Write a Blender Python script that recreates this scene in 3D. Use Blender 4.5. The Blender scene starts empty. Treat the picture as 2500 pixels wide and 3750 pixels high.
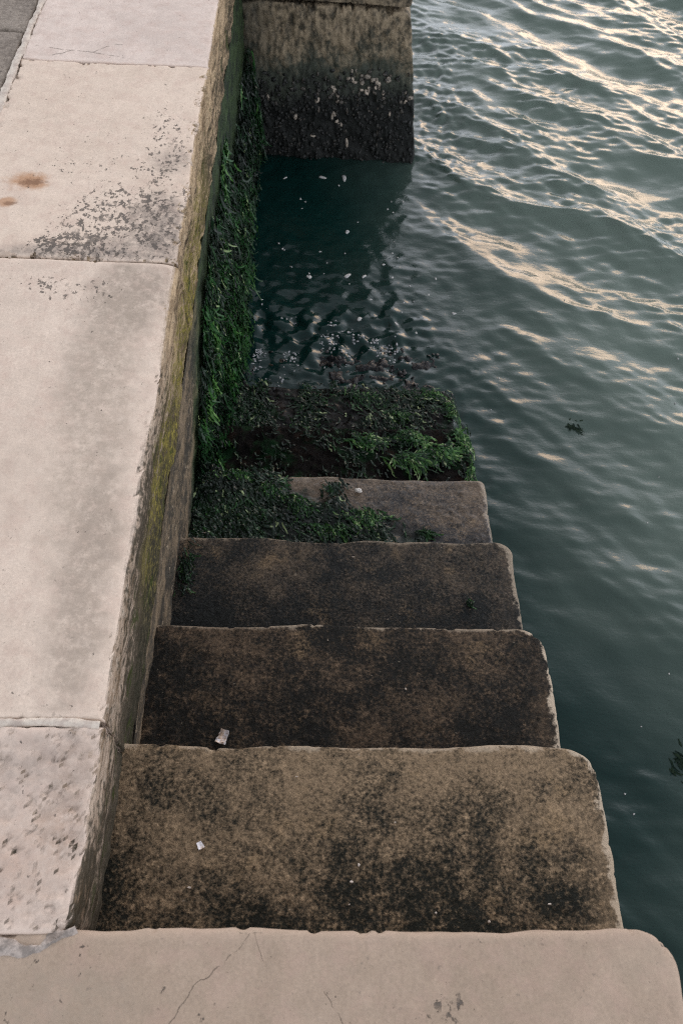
import bpy, math, random
import numpy as np
from mathutils import Matrix, Vector

C = bpy.context.scene.collection
SC = bpy.context.scene

# ------------------------------------------------------------------ camera
cam = bpy.data.cameras.new("camera")
cam.sensor_fit = 'VERTICAL'
cam.sensor_height = 36.0
cam.lens = 28.09
cam.clip_start = 0.02
cam.clip_end = 2000.0
cam.dof.use_dof = True
cam.dof.focus_distance = 2.1
cam.dof.aperture_fstop = 5.6
camo = bpy.data.objects.new("camera", cam)
C.objects.link(camo)
Rv, Uv, Bv = Vector((.9988, -.00826, .04836)), Vector((-.01983, .8336, .55202)), Vector((-.04488, -.55231, .83243))
camo.matrix_world = Matrix(((Rv.x, Uv.x, Bv.x, .3574), (Rv.y, Uv.y, Bv.y, -.1568), (Rv.z, Uv.z, Bv.z, 1.497), (0, 0, 0, 1)))
SC.camera = camo

# ------------------------------------------------------------------ light
SUN_EL, SUN_AZ = math.radians(14), math.radians(24)      # azimuth clockwise from +Y
world = bpy.data.worlds.new("World")
SC.world = world
world.use_nodes = True
wt = world.node_tree
bg = wt.nodes["Background"]
sky = wt.nodes.new("ShaderNodeTexSky")
sky.sky_type = 'NISHITA'
sky.sun_disc = False
sky.sun_elevation = SUN_EL
sky.sun_rotation = SUN_AZ
sky.air_density = 1.0
sky.dust_density = .6
sky.ozone_density = 1.0
hs = wt.nodes.new("ShaderNodeHueSaturation")
hs.inputs['Saturation'].default_value = .24
wt.links.new(sky.outputs[0], hs.inputs['Color'])
# a veiled sky: the haze low down is brighter than the zenith
tc = wt.nodes.new("ShaderNodeTexCoord")
sx = wt.nodes.new("ShaderNodeSeparateXYZ"); wt.links.new(tc.outputs['Generated'], sx.inputs[0])
mr = wt.nodes.new("ShaderNodeMapRange"); mr.interpolation_type = 'SMOOTHSTEP'
wt.links.new(sx.outputs[2], mr.inputs['Value'])
mr.inputs['From Min'].default_value = .85; mr.inputs['From Max'].default_value = .12
mr.inputs['To Min'].default_value = 1.15; mr.inputs['To Max'].default_value = 3.0
vs = wt.nodes.new("ShaderNodeVectorMath"); vs.operation = 'SCALE'
wt.links.new(hs.outputs[0], vs.inputs[0]); wt.links.new(mr.outputs[0], vs.inputs['Scale'])
mn = wt.nodes.new("ShaderNodeVectorMath"); mn.operation = 'MINIMUM'      # thin cloud veils the glare round the sun
wt.links.new(vs.outputs[0], mn.inputs[0]); mn.inputs[1].default_value = (7.9, 8.2, 9.0)
wt.links.new(mn.outputs[0], bg.inputs['Color'])
bg.inputs['Strength'].default_value = .13
sl = bpy.data.lights.new("sun", 'SUN')
sl.energy = .22
sl.angle = math.radians(20)
sl.color = (1.0, .62, .30)
so = bpy.data.objects.new("sun", sl)
C.objects.link(so)
sd = Vector((math.sin(SUN_AZ) * math.cos(SUN_EL), math.cos(SUN_AZ) * math.cos(SUN_EL), math.sin(SUN_EL)))
so.rotation_euler = sd.to_track_quat('Z', 'Y').to_euler()
so.location = sd * 20
SC.view_settings.view_transform = 'Standard'
SC.view_settings.look = 'None'
SC.view_settings.exposure = 1.32
SC.view_settings.gamma = 1.0
SC.cycles.use_denoising = False
SC.cycles.pixel_filter_type = 'BLACKMAN_HARRIS'
SC.cycles.filter_width = 1.15
SC.cycles.max_bounces = 8
SC.cycles.caustics_reflective = False
SC.cycles.caustics_refractive = False
SC.cycles.sample_clamp_indirect = 6

# ------------------------------------------------------------------ measures
ZW = -1.25            # water level
D, H, W = .367, .18, .98     # tread depth, rise, stair width
PY, PZ = 4.155, -.44         # pier face, underside of its cap

# ------------------------------------------------------------------ noise
def _hash(ix, iy, seed):
    ix = ix.astype(np.int64); iy = iy.astype(np.int64)
    h = (ix * 374761393 + iy * 668265263 + seed * 1442695041) & 0xffffffff
    h = ((h ^ (h >> 13)) * 1274126177) & 0xffffffff
    h = ((h ^ (h >> 16)) * 2246822519) & 0xffffffff
    return ((h ^ (h >> 15)) & 0xffffff) / float(0xffffff)

def vnoise(x, y, seed=0):
    fx, fy = np.floor(x), np.floor(y)
    u, v = x - fx, y - fy
    u = u * u * u * (u * (6 * u - 15) + 10); v = v * v * v * (v * (6 * v - 15) + 10)
    a = _hash(fx, fy, seed); b = _hash(fx + 1, fy, seed); c = _hash(fx, fy + 1, seed); d = _hash(fx + 1, fy + 1, seed)
    return (a + (b - a) * u) * (1 - v) + (c + (d - c) * u) * v

def fbm(x, y, scale, octv=4, seed=0, gain=.5):
    s = 0.; a = 1.; t = 0.
    for o in range(octv):
        s = s + a * vnoise(x * scale + 17.3 * o, y * scale - 9.1 * o, seed + o * 7)
        t += a; a *= gain; scale *= 2.03
        x, y = .79 * x - .613 * y, .613 * x + .79 * y
    return s / t * 2 - 1

def worley(x, y, scale, seed=0):
    x = x * scale; y = y * scale
    fx, fy = np.floor(x), np.floor(y)
    best = np.full(np.shape(x), 9.)
    for i in (-1, 0, 1):
        for j in (-1, 0, 1):
            cx, cy = fx + i, fy + j
            px = cx + _hash(cx, cy, seed); py = cy + _hash(cx, cy, seed + 31)
            best = np.minimum(best, (px - x) ** 2 + (py - y) ** 2)
    return np.sqrt(best)

def sst(x, a, b):
    t = np.clip((x - a) / (b - a), 0, 1)
    return t * t * (3 - 2 * t)

# ------------------------------------------------------------------ mesh helpers
def link_mesh(name, verts, faces, mat, parent=None, attrs=None, smooth=True):
    verts = np.asarray(verts, np.float32); faces = np.asarray(faces, np.int32)
    me = bpy.data.meshes.new(name)
    nv, nf = len(verts), len(faces); k = faces.shape[1]
    me.vertices.add(nv); me.vertices.foreach_set("co", verts.ravel())
    me.loops.add(nf * k); me.loops.foreach_set("vertex_index", faces.ravel())
    me.polygons.add(nf)
    me.polygons.foreach_set("loop_start", np.arange(0, nf * k, k, dtype=np.int32))
    me.polygons.foreach_set("use_smooth", np.full(nf, smooth, dtype=bool))
    for an, av in (attrs or {}).items():
        at = me.attributes.new(an, 'FLOAT', 'POINT')
        at.data.foreach_set("value", np.asarray(av, np.float32).ravel())
    me.update(calc_edges=True); me.validate()
    me.materials.append(mat)
    o = bpy.data.objects.new(name, me)
    C.objects.link(o)
    if parent is not None:
        o.parent = parent
    return o

def recentre(o, p):
    """move a mesh object's origin to p without moving its geometry"""
    p = Vector(p)
    o.data.transform(Matrix.Translation(-p))
    o.location = p
    return o

def tag(o, label=None, cat=None, group=None, kind=None):
    if label: o['label'] = label
    if cat: o['category'] = cat
    if group: o['group'] = group
    if kind: o['kind'] = kind
    return o

def empty(name, loc):
    o = bpy.data.objects.new(name, None)
    o.location = loc
    C.objects.link(o)
    return o

def axis(lo, hi, sp, er):
    e = np.array([0, .06, .18, .36, .6, 1.0]) * er
    n = max(2, int(round((hi - lo - 2 * er) / sp)))
    m = np.linspace(lo + er, hi - er, n + 1)
    return np.concatenate([lo + e[:-1], m, (hi - e[:-1])[::-1]])

def block(name, a0, a1, b0, b1, sp, depth, mat, frame, radii=(0, 0, 0, 0), er=.012, hfun=None, shift=.004, chips=.003,
          chipthr=.25, side_rows=12, side_noise=.004, seed=1, parent=None, wear=.0, hraw=None):
    """A worn stone block: its face is a height field over (a, b) with rounded, chipped edges, the sides hang below it."""
    A, B = np.meshgrid(axis(a0, a1, sp, er), axis(b0, b1, sp, er), indexing='ij')
    na, nb = A.shape
    e = np.minimum(np.minimum(A - a0, a1 - A), np.minimum(B - b0, b1 - B))
    nA = np.zeros_like(A); nB = np.zeros_like(A)
    da, db = np.minimum(A - a0, a1 - A), np.minimum(B - b0, b1 - B)
    sa = np.where(A < (a0 + a1) / 2, -1., 1.); sb = np.where(B < (b0 + b1) / 2, -1., 1.)
    t = np.clip((db - da) / (np.abs(db) + np.abs(da) + 1e-6) * 2.5 + .5, 0, 1)
    nA = sa * t; nB = sb * (1 - t)
    ln = np.sqrt(nA ** 2 + nB ** 2) + 1e-9
    nA /= ln; nB /= ln
    for r, (ca, cb, qa, qb) in zip(radii, ((a0, b0, -1, -1), (a1, b0, 1, -1), (a1, b1, 1, 1), (a0, b1, -1, 1))):
        if r <= 0: continue
        oa, ob = ca - qa * r, cb - qb * r
        la, lb = (A - oa) * qa, (B - ob) * qb
        m = (la > 0) & (lb > 0)
        mx = np.maximum(la, lb); ll = np.sqrt(la ** 2 + lb ** 2) + 1e-9
        k = np.where(m, mx / ll, 1.)
        A = np.where(m, oa + qa * la * k, A); B = np.where(m, ob + qb * lb * k, B)
        e = np.where(m, r - mx, e)
        nA = np.where(m, qa * la / ll, nA); nB = np.where(m, qb * lb / ll, nB)
    X, Y = A.copy(), B.copy()
    erl = er * (.75 + .5 * vnoise(A * 9, B * 9, seed + 3))
    sh = shift * (fbm(A, B, 5, 4, seed + 5) - .15) - chips * sst(fbm(A, B, 34, 4, seed + 9, .62), chipthr, chipthr + .3)
    f = np.exp(-np.clip(e, 0, None) / .025)
    A = A + nA * sh * f; B = B + nB * sh * f
    q = np.clip(e / erl, 0, 1)
    Cc = -(erl - np.sqrt(np.clip(erl ** 2 - (erl * (1 - q)) ** 2, 0, None)))
    Cc = Cc - wear * np.exp(-np.clip(e, 0, None) / .05) * (.6 + .8 * vnoise(X * 4, Y * 4, seed + 21))
    Cc = Cc - chips * 1.3 * sst(fbm(X, Y, 34, 4, seed + 9, .62), chipthr, chipthr + .3) * np.exp(-np.clip(e, 0, None) / .012)
    if hfun is not None:
        Cc = Cc + hfun(X, Y) * sst(e, -.001, er)
    if hraw is not None:
        Cc = Cc + hraw(X, Y)
    top = np.stack([A, B, Cc], -1).reshape(-1, 3)
    edge = np.clip(1 - e / .03, 0, 1).reshape(-1)
    idx = np.arange(na * nb).reshape(na, nb)
    F = np.stack([idx[:-1, :-1], idx[1:, :-1], idx[1:, 1:], idx[:-1, 1:]], -1).reshape(-1, 4)
    loop = np.concatenate([idx[:, 0], idx[-1, 1:], idx[-2::-1, -1], idx[0, -2:0:-1]])
    nl = len(loop)
    base = top[loop]
    clean = np.stack([X, Y], -1).reshape(-1, 2)[loop] + (nA * shift * .6 * (fbm(X, Y, 3, 2, seed + 6)))[..., None].reshape(-1, 1)[loop] * np.stack([nA, nB], -1).reshape(-1, 2)[loop]
    on = np.stack([nA.reshape(-1)[loop], nB.reshape(-1)[loop]], -1)
    verts = [top]; edges = [edge]; faces = [F]
    prev = loop; off = na * nb
    s = np.cumsum(np.r_[0, np.linalg.norm(np.diff(base[:, :2], axis=0), axis=1)])
    zz = depth * (np.arange(1, side_rows + 1) / side_rows) ** 1.4
    for z in zz:
        p = base.copy()
        nn = fbm(s, np.full(nl, z), 14, 4, seed + 41) * side_noise * min(1, z / .02)
        kk = math.exp(-z / (.035 * max(1., depth / .3)))
        p[:, :2] = base[:, :2] * kk + clean * (1 - kk) + on * nn[:, None]
        p[:, 2] = base[:, 2] * (1 - min(1, z / depth)) - z
        verts.append(p); edges.append(np.full(nl, max(0, 1 - z / .03)))
        cur = off + np.arange(nl); off += nl
        faces.append(np.stack([prev, cur, np.roll(cur, -1), np.roll(prev, -1)], -1))
        prev = cur
    V = np.concatenate(verts)
    V = frame(V)
    return link_mesh(name, V, np.concatenate(faces), mat, parent, {"edge": np.concatenate(edges)})

def flat(z):
    def f(V):
        o = V.copy(); o[:, 2] += z; return o
    return f

# ------------------------------------------------------------------ material helpers
class NT:
    def __init__(s, name):
        s.mat = bpy.data.materials.new(name); s.mat.use_nodes = True
        s.t = s.mat.node_tree; s.b = s.t.nodes["Principled BSDF"]
        g = s.t.nodes.new("ShaderNodeNewGeometry"); s.pos = g.outputs['Position']; s.nrm = g.outputs['True Normal']
        x = s.t.nodes.new("ShaderNodeSeparateXYZ"); s.t.links.new(s.pos, x.inputs[0]); s.x, s.y, s.z = x.outputs
        x = s.t.nodes.new("ShaderNodeSeparateXYZ"); s.t.links.new(s.nrm, x.inputs[0]); s.nx, s.ny, s.nz = x.outputs
    def put(s, sock, v):
        if isinstance(v, bpy.types.NodeSocket): s.t.links.new(v, sock)
        elif isinstance(v, (tuple, list)) and len(v) == 3 and sock.type == 'RGBA': sock.default_value = (*v, 1)
        else: sock.default_value = v
    def m(s, op, a, b=0., c=None):
        n = s.t.nodes.new("ShaderNodeMath"); n.operation = op
        s.put(n.inputs[0], a); s.put(n.inputs[1], b)
        if c is not None: s.put(n.inputs[2], c)
        return n.outputs[0]
    def add(s, *a):
        r = a[0]
        for q in a[1:]: r = s.m('ADD', r, q)
        return r
    def mul(s, *a):
        r = a[0]
        for q in a[1:]: r = s.m('MULTIPLY', r, q)
        return r
    def sub(s, a, b): return s.m('SUBTRACT', a, b)
    def vec(s, sx, sy, sz, off=0.):
        n = s.t.nodes.new("ShaderNodeVectorMath"); n.operation = 'MULTIPLY_ADD'
        s.put(n.inputs[0], s.pos); n.inputs[1].default_value = (sx, sy, sz); n.inputs[2].default_value = (off, off * .7, off * 1.3)
        return n.outputs[0]
    def noise(s, sc, det=3., rough=.55, vec=None, dist=0.):
        n = s.t.nodes.new("ShaderNodeTexNoise")
        s.put(n.inputs['Vector'], vec if vec is not None else s.pos)
        n.inputs['Scale'].default_value = sc; n.inputs['Detail'].default_value = det
        n.inputs['Roughness'].default_value = rough; n.inputs['Distortion'].default_value = dist
        return n.outputs['Fac']
    def vor(s, sc, vec=None, feature='F1', rnd=1.):
        n = s.t.nodes.new("ShaderNodeTexVoronoi"); n.feature = feature
        s.put(n.inputs['Vector'], vec if vec is not None else s.pos)
        n.inputs['Scale'].default_value = sc; n.inputs['Randomness'].default_value = rnd
        return n.outputs['Distance']
    def ss(s, v, lo, hi):
        n = s.t.nodes.new("ShaderNodeMapRange"); n.interpolation_type = 'SMOOTHSTEP'
        flip = lo > hi
        a, b = (hi, lo) if flip else (lo, hi)
        s.put(n.inputs['Value'], v); n.inputs['From Min'].default_value = a; n.inputs['From Max'].default_value = b
        n.inputs['To Min'].default_value = 1. if flip else 0.; n.inputs['To Max'].default_value = 0. if flip else 1.
        return n.outputs[0]
    def mix(s, f, a, b, mode='MIX'):
        n = s.t.nodes.new("ShaderNodeMix"); n.data_type = 'RGBA'; n.blend_type = mode
        s.put(n.inputs[0], f); s.put(n.inputs[6], a); s.put(n.inputs[7], b)
        return n.outputs[2]
    def scale(s, col, f):
        n = s.t.nodes.new("ShaderNodeVectorMath"); n.operation = 'SCALE'
        s.put(n.inputs[0], col); s.put(n.inputs['Scale'], f)
        return n.outputs[0]
    def attr(s, name):
        n = s.t.nodes.new("ShaderNodeAttribute"); n.attribute_name = name
        return n.outputs['Fac']
    def blob(s, cx, cy, rx, ry, warp=.3, sc=9.):
        """soft noisy patch around a place on a horizontal face"""
        a = s.m('DIVIDE', s.sub(s.x, cx), rx); b = s.m('DIVIDE', s.sub(s.y, cy), ry)
        d = s.m('SQRT', s.add(s.mul(a, a), s.mul(b, b)))
        d = s.add(d, s.mul(s.sub(s.noise(sc, 5., .65), .5), warp * 4))
        return s.ss(d, 1.1, .35)
    def bump(s, h, strength=.5, dist=.004, prev=None):
        n = s.t.nodes.new("ShaderNodeBump")
        n.inputs['Strength'].default_value = strength; n.inputs['Distance'].default_value = dist
        s.put(n.inputs['Height'], h)
        if prev is not None: s.t.links.new(prev, n.inputs['Normal'])
        return n.outputs[0]
    def out(s, col, rough=.8, nrm=None, spec=.3):
        s.put(s.b.inputs['Base Color'], col); s.put(s.b.inputs['Roughness'], rough)
        s.put(s.b.inputs['Specular IOR Level'], spec)
        if nrm is not None: s.put(s.b.inputs['Normal'], nrm)
        return s.mat

def seg_mask(n, pts, width, warp=.012, sc=16.):
    """1 on a wandering crack through the given ground points, 0 elsewhere"""
    best = None
    wx = n.mul(n.sub(n.noise(sc, 4., .65, n.vec(1, 1, 1, 3.1)), .5), warp * 2); wy = n.mul(n.sub(n.noise(sc, 4., .65, n.vec(1, 1, 1, 8.7)), .5), warp * 2)
    X, Y = n.add(n.x, wx), n.add(n.y, wy)
    for (ax, ay), (bx, by) in zip(pts[:-1], pts[1:]):
        dx, dy = bx - ax, by - ay; L2 = dx * dx + dy * dy
        t = n.add(n.mul(n.sub(X, ax), dx / L2), n.mul(n.sub(Y, ay), dy / L2))
        t = n.m('MINIMUM', n.m('MAXIMUM', t, 0.), 1.)
        ex = n.sub(n.sub(X, ax), n.mul(t, dx)); ey = n.sub(n.sub(Y, ay), n.mul(t, dy))
        d = n.m('SQRT', n.add(n.mul(ex, ex), n.mul(ey, ey)))
        best = d if best is None else n.m('MINIMUM', best, d)
    return n.ss(n.add(best, n.mul(n.sub(n.noise(45., 3.), .5), width * 1.6)), width, width * .25)

def coping_side(n, col, rgh=None):
    """the water-side face of a coping stone: ochre, streaked along its bedding, yellow lichen low down"""
    st = n.noise(16., 6., .75, n.vec(1.4, .34, 2.0))
    st2 = n.noise(60., 5., .75, n.vec(1., .50, 1.3, 4.))
    big = n.noise(3.2, 3., .6, n.vec(.6, 1., .6, 9.))
    sp = n.noise(120., 3., .6, n.vec(1, .5, 1))
    near = n.ss(n.add(n.y, n.mul(n.sub(big, .5), .5)), 1.5, 1.0)
    c = n.mix(near, (.44, .32, .20), (.42, .325, .25))
    c = n.mix(n.ss(st, .38, .66), c, (.16, .105, .06))
    c = n.mix(n.ss(st2, .50, .66), c, n.mix(near, (.50, .38, .25), (.50, .405, .32)))
    dirt = n.add(n.mul(n.sub(st, .5), 1.1), n.mul(n.sub(st2, .5), .8), n.mul(n.sub(sp, .5), 1.2), n.mul(n.sub(big, .5), .8))
    c = n.mix(n.mul(n.ss(n.add(dirt, n.mul(n.ss(n.z, -.0, -.20), .26), n.mul(near, .20)), .06, .36), .9), c, (.035, .030, .020))
    lich = n.mul(n.ss(n.add(n.z, n.mul(n.sub(st, .5), .16)), -.06, -.13), n.ss(n.y, .55, 1.0), n.ss(n.y, 2.6, 1.9))
    c = n.mix(n.mul(lich, n.ss(n.add(n.mul(big, .8), n.mul(st2, 1.), n.mul(sp, .6)), 1.04, 1.42), .75), c, (.26, .215, .04))
    gr = n.mul(n.ss(n.add(n.z, n.mul(n.sub(st, .5), .2), n.mul(n.sub(big, .5), .15)), -.12, -.22), n.ss(n.add(n.y, n.mul(big, .8)), 2.0, 1.2))
    c = n.mix(n.mul(gr, n.ss(n.add(sp, n.mul(st2, .6)), 1.0, .72)), c, (.040, .036, .023))
    moss = n.mul(n.ss(n.noise(26., 4., .7, n.vec(.5, .35, 1.2, 5.)), .55, .66), n.ss(n.z, -.03, -.12))
    c = n.mix(n.mul(moss, .85), c, (.035, .046, .010))
    c = n.scale(c, n.add(.22, n.mul(sp, 1.25)))
    side = n.ss(n.add(n.nx, n.mul(n.sub(st2, .5), .5), n.mul(n.ss(n.z, -.004, -.03), .5)), .35, .8)
    return n.mix(side, col, c), side

def limestone(name, base, tint2, pits=.3, marks=(), grain=1., cracks=(), side=False, lump=0.):
    n = NT(name)
    big = n.noise(2.3, 4., .6); mid = n.noise(13., 5., .65); fine = n.noise(150., 3., .7); fib = n.noise(60., 3., .6, n.vec(1.5, .5, 1, 2.))
    c = n.mix(n.ss(n.add(n.mul(big, .6), n.mul(mid, .4)), .38, .64), base, tint2)
    c = n.scale(c, n.add(.40, n.mul(fine, .50 * grain), n.mul(n.noise(380., 2., .6), .22), n.mul(fib, .20 * grain), n.mul(n.noise(24., 5., .75, n.vec(1, 1, 1, 31.)), .28)))
    c = n.mix(n.mul(n.ss(n.noise(19., 4., .7, n.vec(1, 1, 1, 41.)), .44, .68), .5), c, n.mix(.5, c, (.40, .27, .22)))
    tiny = n.ss(n.noise(85., 3., .6, n.vec(1, 1, 1, 17.)), .69, .73)
    c = n.mix(n.mul(tiny, .55), c, (.16, .13, .105))
    pit = n.noise(58., 4., .68, n.vec(1.15, .85, 1., 6.))
    where = n.noise(4.5, 3., .6, n.vec(1, 1, 1, 12.))
    pm = None
    for (cx, cy, rx, ry, k) in [q[1:] for q in marks if q[0] == 'pits']:
        b = n.mul(n.blob(cx, cy, rx, ry, .25, 6.), k)
        pm = b if pm is None else n.m('MAXIMUM', pm, b)
    thr = n.add(pit, n.mul(where, .16), n.mul(pm, .165) if pm is not None else 0.)
    pmask = n.mul(n.ss(thr, .785 - .05 * pits, .845 - .05 * pits), n.ss(n.noise(21., 4., .7, n.vec(1, 1, 1, 51.)), .30, .52))
    for q in marks:
        if q[0] == 'stain':
            _, cx, cy, rx, ry, k, colr = q
            b = n.blob(cx, cy, rx * 1.15, ry * 1.1, .22, 11.)
            c = n.mix(n.mul(b, n.ss(n.add(n.mul(n.noise(46., 5., .75), .8), n.mul(fine, .4), n.mul(mid, .3)), .50, .92), k), c, colr)
        if q[0] == 'rust':
            _, cx, cy, rx, ry, k = q
            c = n.mix(n.mul(n.blob(cx, cy, rx * 1.2, ry * 1.2, .45, 16.), k), c, (.36, .18, .085))
            c = n.mix(n.mul(n.blob(cx + .01, cy - .006, rx * .7, ry * .6, .75, 46.), k * .8), c, (.13, .062, .035))
    c = n.mix(n.mul(pmask, .88), c, (.085, .072, .062))
    crk = None
    for pts, w in cracks:
        k = seg_mask(n, pts, w)
        crk = k if crk is None else n.m('MAXIMUM', crk, k)
    if crk is not None:
        crk = n.mul(crk, n.ss(n.noise(38., 3., .6, n.vec(1, 1, 1, 2.2)), .38, .55))
        c = n.mix(n.mul(crk, .6), c, (.10, .08, .062))
    e = n.attr("edge")
    c = n.mix(n.mul(n.ss(n.add(e, n.mul(n.sub(mid, .5), .8)), .3, .9), .35), c, n.scale(base, 1.18))
    h = n.add(n.mul(fine, .35), n.mul(mid, .5), n.mul(pmask, -1.2), n.mul(fib, .4))
    if crk is not None: h = n.add(h, n.mul(crk, -1.))
    if side:
        c, sm = coping_side(n, c)
        h = n.add(h, n.mul(sm, n.noise(22., 5., .7, n.vec(1, .25, 1.6)), 2.5))
    return n.out(c, .85, n.bump(h, .8, .0045 * grain), .15)

# ------------------------------------------------------------------ step stone
def step_stone(name, k, brown, dark, bias, back_dark, pale, rough, weed=0, sheen=0.):
    n = NT(name)
    y0 = (k - 1) * D
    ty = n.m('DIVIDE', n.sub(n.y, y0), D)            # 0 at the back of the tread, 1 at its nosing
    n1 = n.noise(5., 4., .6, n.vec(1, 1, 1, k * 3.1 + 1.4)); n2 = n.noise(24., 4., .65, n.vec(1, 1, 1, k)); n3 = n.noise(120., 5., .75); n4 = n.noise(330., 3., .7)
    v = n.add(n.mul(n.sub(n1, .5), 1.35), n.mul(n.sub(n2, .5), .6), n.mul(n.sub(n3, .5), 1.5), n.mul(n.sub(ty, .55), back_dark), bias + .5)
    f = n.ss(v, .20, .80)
    c = n.mix(f, dark, brown)
    c = n.mix(n.mul(n.ss(n.add(n2, n.mul(n3, .8)), .98, 1.2), .6, f), c, tuple(min(1, q * 1.7) for q in brown))
    och = n.mul(n.ss(n.noise(7.5, 4., .65, n.vec(1, 1, 1, 60. + k)), .55, .70), f, .6)
    c = n.mix(och, c, n.mix(.55, c, (.34, .225, .12)))
    lo = n.scale(c, n.m('MAXIMUM', n.add(-.35, n.mul(n3, 1.35), n.mul(n4, 1.35)), .15))
    c = lo
    # bare worn nosing and right end
    e = n.attr("edge")
    right = n.ss(n.add(n.x, n.mul(n.sub(n2, .5), .10)), W - .10, W - .015)
    nos = n.ss(ty, .93, .995)
    wear = n.mul(n.ss(n.add(e, n.mul(n.sub(n2, .5), 2.2), n.mul(n.sub(n1, .5), 2.0), n.mul(n.sub(n3, .5), .8), n.mul(right, .16)), .62, .95), n.m('MAXIMUM', n.mul(right, 1.), n.mul(nos, .6)), pale)
    c = n.mix(wear, c, (.50, .405, .305))
    c = n.mix(n.mul(right, .30 * pale, n.ss(n1, .4, .6)), c, tuple(min(1, q * 1.5) for q in brown))
    # a few pale grains
    gr = n.ss(n.noise(70., 2., .5, n.vec(1, 1, 1, 20. + k)), .755, .79)
    c = n.mix(n.mul(gr, .45), c, (.36, .30, .23))
    r = n.add(rough, n.mul(n.sub(n2, .5), .3))
    if weed == 1:      # the weedy left half of a wet tread
        lim = n.add(n.x, n.mul(n.sub(n.y, 1.23), 2.1), n.mul(n.sub(n.noise(9., 4., .6), .5), .55))
        wm = n.ss(lim, .76, .66)
        wc = n.mix(n.ss(n.noise(14., 4., .6), .42, .62), (.003, .005, .003), (.006, .022, .010))
        c = n.mix(wm, c, wc)
    if weed == 2:      # all covered in black-brown turf with green films
        wc = n.mix(n.ss(n.noise(11., 4., .6), .50, .68), (.004, .0032, .003), (.006, .022, .008))
        wc = n.mix(n.ss(n.noise(17., 3., .6, n.vec(1, 1, 1, 7.)), .56, .68), wc, (.013, .008, .006))
        c = wc
    h = n.add(n.mul(n3, 1.5), n.mul(n2, .7), n.mul(n4, .45))
    n.b.inputs['Coat Weight'].default_value = sheen
    if weed == 2: n.b.inputs['Specular Tint'].default_value = (.30, .32, .36, 1)     # matted turf, hardly any gloss
    n.b.inputs['Coat Roughness'].default_value = .18
    return n.out(c, r, n.bump(h, .85, .007), .14 if weed != 2 else .06)

# ------------------------------------------------------------------ other materials
def wall_stone():
    n = NT("quay_wall_stone")
    st = n.noise(18., 5., .7, n.vec(1., .35, 1.)); sp = n.noise(95., 3., .65, n.vec(1, .7, 1)); big = n.noise(3., 3., .6)
    c = n.mix(n.ss(n.add(st, n.mul(sp, .4)), .60, .86), (.040, .034, .026), (.17, .125, .08))
    c = n.mix(n.mul(n.ss(n.noise(40., 3., .6), .62, .70), .7), c, (.30, .235, .165))
    far = n.ss(n.add(n.y, n.mul(n.sub(big, .5), .6)), 1.5, 1.95)
    low = n.ss(n.add(n.z, n.mul(n.sub(st, .5), .22), n.mul(n.ss(n.y, 1.2, 1.9), -.35)), -.62, -.76)
    gm = n.m('MAXIMUM', far, low)
    g = n.mix(n.ss(n.add(st, n.mul(sp, .3)), .5, .8), (.008, .014, .007), (.030, .050, .016))
    c = n.mix(gm, c, g)
    h = n.add(st, n.mul(sp, .7))
    return n.out(c, .7, n.bump(h, .7, .008), .3)

def pier_stone(name, cap=False):
    n = NT(name)
    n1 = n.noise(5., 4., .6); n2 = n.noise(28., 5., .68, n.vec(1, 1, .75)); n3 = n.noise(90., 3., .6)
    c = n.mix(n.ss(n.add(n.mul(n2, .7), n.mul(n1, .3)), .38, .58), (.045, .038, .026), (.245, .19, .125))
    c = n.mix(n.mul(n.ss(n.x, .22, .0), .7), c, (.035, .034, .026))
    if not cap:
        zz = n.add(n.z, n.mul(n.sub(n1, .5), .34), n.mul(n.sub(n2, .5), .34), n.mul(n.sub(n.x, .5), -.08))
        c = n.mix(n.ss(zz, -.54, -.78), c, (.040, .046, .034))
        c = n.mix(n.ss(zz, -.74, -.93), c, (.008, .009, .008))
    else:
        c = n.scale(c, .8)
    c = n.scale(c, n.add(.55, n.mul(n3, .5), n.mul(n2, .35)))
    return n.out(c, .75, n.bump(n.add(n2, n.mul(n3, .5)), .8, .01), .3)

def tinted(name, stops, rough, spec=.5, trans=0., bump_s=None):
    """colour from the per-vertex 'tint' of a mesh"""
    n = NT(name)
    r = n.t.nodes.new("ShaderNodeValToRGB")
    while len(r.color_ramp.elements) < len(stops): r.color_ramp.elements.new(.5)
    for el, (p, c) in zip(r.color_ramp.elements, stops):
        el.position = p; el.color = (*c, 1)
    n.put(r.inputs[0], n.attr("tint"))
    c = n.scale(r.outputs[0], n.add(.7, n.mul(n.noise(130., 2.), .6)))
    nr = n.bump(n.noise(bump_s, 3.), .5, .004) if bump_s else None
    if trans: n.b.inputs['Subsurface Weight'].default_value = 0.
    return n.out(c, rough, nr, spec)

def water_mat():
    n = NT("sea_water_surface")
    r1 = n.noise(26., 3., .55, n.vec(.7, 1.25, 1.)); r2 = n.noise(75., 2., .5, n.vec(.8, 1.3, 1., 3.))
    calm = n.ss(n.add(n.y, n.mul(n.x, .35)), 1.2, 4.0)
    h = n.add(n.mul(r1, 1.), n.mul(r2, .3))
    nr = n.bump(h, .20, .010)
    tone_noise = n.noise(1.3, 3., .5)
    c = n.mix(n.ss(n.add(n.mul(n.x, .30), n.mul(n.y, .08), n.mul(n.sub(tone_noise, .5), .30)), .36, .90), (.004, .028, .0245), (.165, .212, .178))  # sky sheen on open water and shade in the pier corner, painted as colour
    b = n.b
    b.inputs['IOR'].default_value = 1.333
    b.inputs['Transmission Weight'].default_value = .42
    return n.out(c, .15, nr, .5)

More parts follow.
